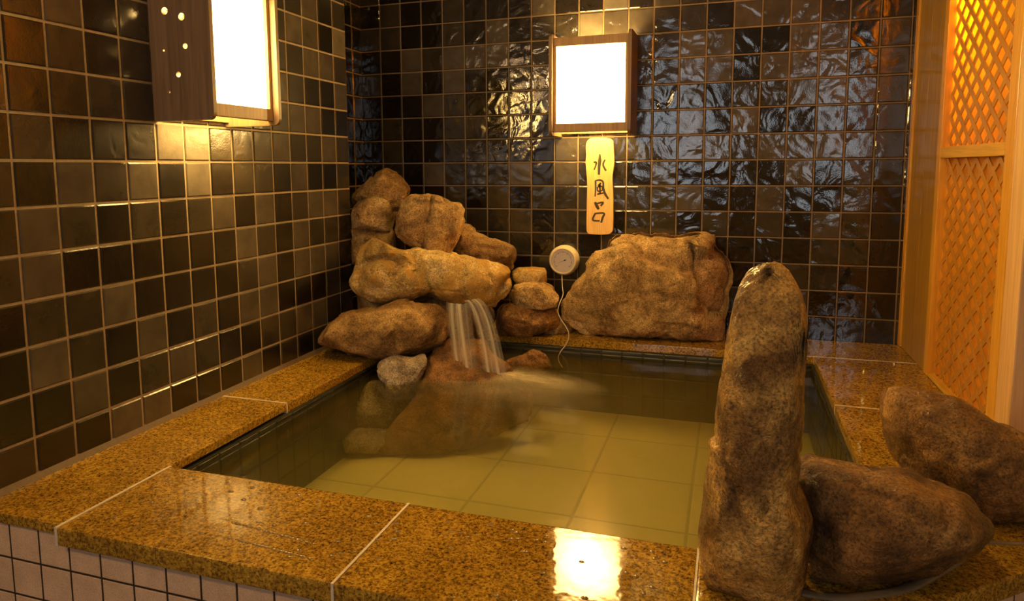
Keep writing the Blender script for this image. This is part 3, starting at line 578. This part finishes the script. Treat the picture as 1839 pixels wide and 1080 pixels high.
stone('boulder', 'S', .20, 'rock_wet', 'wet brown slab-like boulder leaning on the right rim beside the cedar partition', amp=.010, seed=22, floor=RIM, facet=.9, fk=8, under=.04, facets=8, fh=(.88, .98))
# mortar beads under the front boulders
def bead(pts, r, label):
    bm = bmesh.new(); tube(bm, spline(pts, 5), r, 8)
    for v in bm.verts: v.co.z = RIM + (v.co.z - RIM) * .5
    tag(link('mortar_bead', bm, mat_grout('mortar_grey', (.20, .15, .09)), smooth=True), label, 'mortar', 'mortar beads under the front boulders')

bead([(1.56, -1.822, RIM), (1.60, -1.822, RIM), (1.655, -1.803, RIM), (1.725, -1.757, RIM), (1.778, -1.697, RIM), (1.827, -1.635, RIM), (1.865, -1.57, RIM)], .010, 'grey mortar bead along the foot of the dark rounded boulder')
bead([(1.885, -1.558, RIM), (1.93, -1.548, RIM), (1.98, -1.535, RIM), (2.03, -1.50, RIM)], .006, 'thin mortar bead at the foot of the slab-like boulder on the right rim')
# ------------------------------------------------------------------ waterfall
def sheet(bm, uv, top, bot, ctrl, u0, u1, K=18, Wd=8, sag=.012):
    G = []
    for i in range(Wd + 1):
        a = i / Wd; p0 = Vector(top[0]).lerp(Vector(top[1]), a); p2 = Vector(bot[0]).lerp(Vector(bot[1]), a); pc = Vector(ctrl[0]).lerp(Vector(ctrl[1]), a); col = []
        for j in range(K + 1):
            t = j / K; p = (1 - t) ** 2 * p0 + 2 * t * (1 - t) * pc + t * t * p2
            p = p + Vector((0, -sag * math.sin(PI * a), 0)); col.append((bm.verts.new(p), (u0 + (u1 - u0) * a, t)))
        G.append(col)
    for i in range(Wd):
        for j in range(K):
            q = (G[i][j], G[i + 1][j], G[i + 1][j + 1], G[i][j + 1]); f = bm.faces.new([w[0] for w in q])
            for lp, w in zip(f.loops, q): lp[uv].uv = w[1]
wf = empty('waterfall', (.59, -.70, WATER), 'thin silky waterfall pouring off the golden slab into the bath', 'waterfall')
def strand(top, bot, ctrl, sag=.012):
    bm = bmesh.new(); uv = bm.loops.layers.uv.new('UVMap'); sheet(bm, uv, top, bot, ctrl, 0, 1, sag=sag)
    local(link('water_strand', bm, M['fall'], smooth=True), wf)
WZ = WATER + .004
strand([(.490, -.665, -.496), (.548, -.668, -.496)], [(.520, -.685, WZ + .016), (.575, -.69, WZ + .01)], [(.496, -.685, -.55), (.556, -.69, -.55)])
strand([(.520, -.665, -.500), (.582, -.668, -.492)], [(.560, -.69, WZ), (.622, -.70, WZ)], [(.535, -.70, -.55), (.600, -.70, -.54)], .02)
strand([(.556, -.665, -.486), (.600, -.665, -.480)], [(.640, -.70, WZ), (.690, -.69, WZ)], [(.615, -.70, -.505), (.655, -.695, -.495)], .01)
strand([(.585, -.665, -.480), (.612, -.66, -.478)], [(.672, -.695, WZ), (.722, -.68, WZ)], [(.645, -.69, -.495), (.680, -.685, -.490)], .006)
f = foam_disc(.74, -.82, .42, .20, WATER + .004, -.25, .002, None, 'haze'); local(f, wf)
f = foam_disc(.80, -.69, .32, .14, WATER + .007, -.25, .004, None); local(f, wf)
f = foam_disc(.71, -.675, .19, .085, WATER + .011, -.15, .007, None); local(f, wf)

# ------------------------------------------------------------------ lanterns (built along local x = out of the wall, y = width, z up)
def lantern(name, loc, rotz, width, label, holes, top=.505, bot=.105):
    root = empty(name, loc, label, 'lamp', 'wooden wall lanterns', rotz)
    dep = .19; t = .013; w2 = width / 2
    def part(nm, bm, m, p=None, smooth=False):
        o = link(nm, bm, m, p or root, smooth); return o
    for sgn in (-1, 1):
        y0, y1 = (sgn * w2 - t, sgn * w2) if sgn > 0 else (-w2, -w2 + t)
        r = .018; out = []
        for (cx, cz, a0) in ((dep - r, top - r, 0), (r * .3, top - r * .3, 90), (r * .3, bot + r * .3, 180), (dep - r, bot + r, 270)):
            rr = r if cx > .1 else r * .3
            for k in range(6):
                a = math.radians(a0 + k * 18); out.append((cx + rr * math.cos(a), cz + rr * math.sin(a)))
        bm = bmesh.new(); prism(bm, out, y0, y1, bev=.0015, axis='y')
        o = part('side_panel', bm, M['dark_wood'])
        if holes:
            cb = bmesh.new()
            for (hx, hz, hr) in holes:
                mt = Matrix.Translation((hx, sgn * (w2 - t / 2), hz)) @ Matrix.Rotation(PI / 2, 4, 'X')
                bmesh.ops.create_cone(cb, cap_ends=True, segments=20, radius1=hr, radius2=hr, depth=.05, matrix=mt)
            me = bpy.data.meshes.new('cut'); bmesh.ops.recalc_face_normals(cb, faces=cb.faces); cb.to_mesh(me); cb.free()
            co = bpy.data.objects.new('cut', me); C.objects.link(co); co.parent = root
            md = o.modifiers.new('holes', 'BOOLEAN'); md.operation = 'DIFFERENCE'; md.solver = 'EXACT'; md.object = co
            bpy.context.view_layer.update()
            dg = bpy.context.evaluated_depsgraph_get()
            nm = bpy.data.meshes.new_from_object(o.evaluated_get(dg)); o.modifiers.clear(); o.data = nm
            bpy.data.objects.remove(co)
    iw = w2 - t
    for z0, z1 in ((bot + .012, bot + .046), (top - .048, top - .014)):
        bm = bmesh.new(); box(bm, .152, .170, -iw, iw, z0, z1, .002); part('frame_rail', bm, M['frame_wood'])
        bm = bmesh.new(); box(bm, .0015, .016, -iw, iw, z0, z0 + .016, .001); part('wall_cleat', bm, M['frame_wood'])
    for s in (-1, 1):
        bm = bmesh.new(); box(bm, .152, .170, s * iw - (.012 if s > 0 else 0), s * iw + (0 if s > 0 else .012), bot + .046, top - .048, .001); part('frame_stile', bm, M['frame_wood'])
    bm = bmesh.new(); box(bm, -.003, .003, -iw + .003, iw - .003, -(top - bot) / 2 + .04, (top - bot) / 2 - .04)
    sh = part('paper_shade', bm, M['shade']); sh.location = (.156, 0, (top + bot) / 2)
    bm = bmesh.new(); bmesh.ops.create_uvsphere(bm, u_segments=20, v_segments=12, radius=.045)
    for v in bm.verts: v.co.z *= 1.35
    b = part('bulb', bm, M['bulb'], smooth=True); b.location = (.075, 0, .29)
    bm = bmesh.new(); bmesh.ops.create_cone(bm, cap_ends=True, segments=20, radius1=.018, radius2=.018, depth=.08, matrix=Matrix.Translation((.04, 0, .29)) @ Matrix.Rotation(PI / 2, 4, 'Y'))
    part('lamp_holder', bm, M['dial'])
    return root
HO = [(.053, .382, .0095), (.105, .364, .0095), (.112, .291, .0072), (.044, .284, .0034), (.086, .222, .0072), (.054, .179, .0034)]
lantern('wall_lantern', (.002, -1.325, 0), 0, .290, 'glowing paper lantern with holed dark wood side, on the left wall', HO)
lantern('wall_lantern', (.907, -.002, 0), -PI / 2, .322, 'glowing paper lantern above the wooden sign, on the back wall', None, .498, .104)

# ------------------------------------------------------------------ sign
pq = DATA['plaque']
sg = empty('wooden_sign', (.92, -.002, -.1), 'tall narrow wooden sign with three brushed characters below the back wall lantern', 'sign')
bm = bmesh.new(); pts = [tuple(p[:2]) for p in spline([(a, b, 0) for a, b in pq['outline'] + [pq['outline'][0]]], 4)][:-1]
prism(bm, pts, -.006, -.023, bev=.003, axis='y'); local(link('sign_board', bm, M['sign_wood']), sg)
names = [3, 5, 4]; k0 = 0; bounds = [(0, 3), (3, 9), (9, 13)]
for (a, b) in bounds:
    bm = bmesh.new()
    for (pts, ws) in pq['strokes'][a:b]:
        n = len(pts); sp = spline([(p[0], 0, p[1]) for p in pts], 5); m = len(sp); lo, hi = [], []
        for i, p in enumerate(sp):
            f = i / (m - 1) * (n - 1); wi = ws[min(int(f), n - 1)] * (1 - f % 1) + ws[min(int(f) + 1, n - 1)] * (f % 1)
            wd = wi * .000435 * .5 * 1.5; tdir = (sp[min(i + 1, m - 1)] - sp[max(i - 1, 0)]).normalized(); nn = Vector((-tdir.z, 0, tdir.x))
            lo.append(p + nn * wd); hi.append(p - nn * wd)
        for y in (-.0236,):
            A = [bm.verts.new((q.x, y, q.z)) for q in lo]; B = [bm.verts.new((q.x, y, q.z)) for q in hi]
            A2 = [bm.verts.new((q.x, -.0226, q.z)) for q in lo]; B2 = [bm.verts.new((q.x, -.0226, q.z)) for q in hi]
            for i in range(m - 1):
                bm.faces.new((A[i], A[i + 1], B[i + 1], B[i])); bm.faces.new((A[i], A2[i], A2[i + 1], A[i + 1])); bm.faces.new((B[i], B[i + 1], B2[i + 1], B2[i]))
    local(link('brushed_character', bm, M['ink']), sg)

# ------------------------------------------------------------------ thermometer
tc = Vector(DATA['thermo']['c'])
th = empty('wall_thermometer', (tc.x, -.002, tc.z), 'round cream wall thermometer with white dial and dangling cord', 'thermometer')
def lathe(bm, prof, n=48):
    rings = []
    for (r, y) in prof:
        rings.append([bm.verts.new((r * math.cos(2 * PI * k / n), y, r * math.sin(2 * PI * k / n))) for k in range(n)] if r > 1e-6 else [bm.verts.new((0, y, 0))])
    for a, b in zip(rings, rings[1:]):
        for k in range(n):
            k2 = (k + 1) % n
            if len(a) == 1: bm.faces.new((a[0], b[k], b[k2]))
            elif len(b) == 1: bm.faces.new((a[k], b[0], a[k2]))
            else: bm.faces.new((a[k], b[k], b[k2], a[k2]))
bm = bmesh.new(); lathe(bm, [(0, -.0), (.060, -.0), (.064, -.006), (.064, -.034), (.060, -.040), (.059, -.050), (.055, -.057), (.050, -.056), (.0475, -.048), (0, -.048)])
link('housing', bm, M['cream_plastic'], th, True)
bm = bmesh.new(); lathe(bm, [(0, -.0495), (.0472, -.0495), (.0472, -.0482)]); dial = link('dial', bm, M['dial'], th)
bm = bmesh.new()
for k in range(41):
    a = math.radians(220 - k * 6.5); r0, r1, w = (.036, .0405, .0005) if k % 5 else (.034, .0405, .0009)
    ca, sa = math.cos(a), math.sin(a); q = [(r0 * ca - w * sa, r0 * sa + w * ca), (r1 * ca - w * sa, r1 * sa + w * ca), (r1 * ca + w * sa, r1 * sa - w * ca), (r0 * ca + w * sa, r0 * sa - w * ca)]
    if k > 40: continue
    bm.faces.new([bm.verts.new((x, -.0499, z)) for x, z in q])
link('scale_marks', bm, M['ink'], dial)
bm = bmesh.new(); a = Vector((.009, -.052, .003)); d = (Vector((-.037, -.052, -.016)) - a).normalized(); nn = Vector((-d.z, 0, d.x))
tip = a + d * .043; tail = a - d * .008
prism(bm, [(tail.x + nn.x * .001, tail.z + nn.z * .001), (tip.x, tip.z), (tail.x - nn.x * .001, tail.z - nn.z * .001)], -.0515, -.0525, axis='y')
bmesh.ops.create_cone(bm, cap_ends=True, segments=16, radius1=.0032, radius2=.0032, depth=.003, matrix=Matrix.Translation((a.x, -.0525, a.z)) @ Matrix.Rotation(PI / 2, 4, 'X'))
link('needle', bm, M['ink'], dial)
bm = bmesh.new(); lathe(bm, [(0, -.0556), (.030, -.0552), (.0492, -.0545)]); bm.normal_update()
ln = link('lens', bm, M['glass'], th, True)
if sum(p.normal.y for p in ln.data.polygons) > 0: ln.data.flip_normals()
bm = bmesh.new(); tube(bm, spline([tuple(p) for p in DATA['thermo']['cord']], 5), .0019, 8); local(link('cord', bm, M['cord'], smooth=True), th)

# ------------------------------------------------------------------ cedar partition
pt = empty('cedar_partition', (2.07, -.55, RIM), 'orange cedar lattice partition standing on the right rim beside the bath', 'partition')
def pp(nm, x0, x1, y0, y1, z0, z1, m, bev=.002):
    bm = bmesh.new(); box(bm, x0, x1, y0, y1, z0, z1, bev); return local(link(nm, bm, M[m]), pt)
ZT = CEIL - .002; ZB = RIM + .001
pp('plank', 2.05, 2.085, -.036, -.003, ZB, ZT, 'cedar')
pp('plank', 2.056, 2.085, -.206, -.037, ZB, ZT, 'cedar_dark')
pp('plank', 2.056, 2.085, -.385, -.208, ZB, ZT, 'cedar_dark')
pp('frame_stile', 2.050, 2.090, -.428, -.387, ZB, ZT, 'cedar')
pp('frame_stile', 2.050, 2.090, -1.040, -.982, ZB, ZT, 'cedar')
pp('frame_rail', 2.050, 2.090, -.981, -.429, -.003, .030, 'cedar_rail')
pp('frame_rail', 2.050, 2.090, -.981, -.429, ZT - .05, ZT, 'cedar_rail')
pp('frame_rail', 2.052, 2.090, -.981, -.429, ZB, ZB + .012, 'cedar_rail')
pp('post', 2.050, 2.128, -1.135, -1.042, ZB, ZT, 'cedar_light', .004)
def lattice(z0, z1):
    bm = bmesh.new(); y0, y1 = -.981, -.429; dyy, dzz = .0455, .0325   # half pitch
    L = 1.2; slope = dzz / dyy; ang = math.atan(slope); w = .0175
    for layer, sg_, xx in ((0, 1, 2.0686), (1, -1, 2.0694)):
        k = 0
        c = z0 - (y1 - y0) * slope - .1
        while c < z1 + (y1 - y0) * slope + .1:
            # line z = c + sg*slope*(y-y0): clip to rectangle
            pts = []
            ya, yb = y0, y1; za, zb = c + (0 if sg_ > 0 else (y1 - y0) * slope), 0
            za = c + sg_ * slope * (ya - y0) + (0 if sg_ > 0 else 0); zb = c + sg_ * slope * (yb - y0)
            (qa, ra), (qb, rb) = (ya, za), (yb, zb)
            def clip(q1, r1, q2, r2):
                for lim, s in ((z0, 1), (z1, -1)):
                    if (r1 - lim) * s < 0 and (r2 - lim) * s < 0: return None
                    if (r1 - lim) * s < 0: f = (lim - r1) / (r2 - r1); q1, r1 = q1 + f * (q2 - q1), lim
                    if (r2 - lim) * s < 0: f = (lim - r2) / (r1 - r2); q2, r2 = q2 + f * (q1 - q2), lim
                return q1, r1, q2, r2
            cl = clip(qa, ra, qb, rb)
            if cl and abs(cl[0] - cl[2]) > .004:
                q1, r1, q2, r2 = cl; dv = Vector((0, q2 - q1, r2 - r1)).normalized(); nv = Vector((0, -dv.z, dv.y)) * w / 2
                vs = []
                for x in (xx, xx + .003):
                    for (q, r, s) in ((q1, r1, 1), (q1, r1, -1), (q2, r2, -1), (q2, r2, 1)): vs.append(bm.verts.new((x, q + s * nv.y, r + s * nv.z)))
                bm.faces.new(vs[:4]); bm.faces.new(vs[4:][::-1])
                for k in range(4): bm.faces.new((vs[k], vs[k + 4], vs[(k + 1) % 4 + 4], vs[(k + 1) % 4]))
            c += 2 * dzz
    return local(link('lattice_panel', bm, M['lattice']), pt)
lattice(.030, ZT - .05); lattice(ZB + .012, -.003)
pp('backing_sheet', 2.0722, 2.0745, -.981, -.429, .030, ZT - .05, 'backing', 0)
pp('backing_sheet', 2.0722, 2.0745, -.981, -.429, ZB + .012, -.003, 'backing', 0)

# ------------------------------------------------------------------ beads of water on the rim
bm = bmesh.new(); rd = random.Random(5)
spots = []
for k in range(90): spots.append((rd.uniform(.3, 1.35), rd.uniform(-2.02, -1.76)))
for (xa, ya, xb, yb) in ((.55, -1.91, .74, -1.93), (.58, -1.96, .76, -1.975)):
    for k in range(22): f = k / 21; spots.append((xa + (xb - xa) * f + rd.uniform(-.001, .001), ya + (yb - ya) * f))
for (x, y) in spots:
    r = rd.uniform(.0022, .0048)
    res = bmesh.ops.create_icosphere(bm, subdivisions=2, radius=r, matrix=Matrix.Translation((x, y, RIM)) @ Matrix.Diagonal((1.4, 1.0, .45, 1)))
tag(link('water_beads', bm, M['droplet'], smooth=True), 'tiny beads of water scattered over the front granite rim', 'droplets', kind='stuff')

# ------------------------------------------------------------------ lights
def light(name, ty, loc, energy, color, size=.3, rot=(0, 0, 0), sizey=None):
    d = bpy.data.lights.new(name, ty); d.energy = energy; d.color = color
    if ty == 'AREA':
        d.size = size
        if sizey: d.shape = 'RECTANGLE'; d.size_y = sizey
    else: d.shadow_soft_size = size
    o = bpy.data.objects.new(name, d); C.objects.link(o); o.location = loc; o.rotation_euler = rot; return o
light('room_wall_lamp', 'POINT', (.28, -3.35, .72), L_ROOM, (1, .58, .24), .09)
light('bath_downlight', 'AREA', (.95, -1.25, CEIL - .03), L_DOWN, (1, .60, .15), .35)
light('lamp_behind_partition', 'POINT', (2.22, -.50, .60), L_PART, (1, .66, .15), .06)
w = bpy.data.worlds.new('World'); bpy.context.scene.world = w; w.use_nodes = True
w.node_tree.nodes['Background'].inputs[0].default_value = (.02, .013, .007, 1); w.node_tree.nodes['Background'].inputs[1].default_value = .2

# ------------------------------------------------------------------ camera
cd = bpy.data.cameras.new('camera'); cam = bpy.data.objects.new('camera', cd); C.objects.link(cam)
r = Vector((0.947783, 0.318824, -0.007646)); u = Vector((-0.029145, 0.110465, 0.993453)); f = Vector((-0.317581, 0.941355, -0.113989))
mm = Matrix((r, u, -f)).transposed().to_4x4(); mm.translation = Vector((1.437167, -2.988476, -.022202)); cam.matrix_world = mm
cd.sensor_width = 36; cd.lens = 1282.39 / 1839 * 36; cd.shift_x = (919.5 - 878.607) / 1839; cd.shift_y = (448.666 - 540) / 1839; cd.clip_start = .02
sc = bpy.context.scene; sc.camera = cam
sc.view_settings.view_transform = 'Standard'; sc.view_settings.look = 'None'; sc.view_settings.gamma = 1; sc.view_settings.use_curve_mapping = False
sc.view_settings.exposure = EXPO
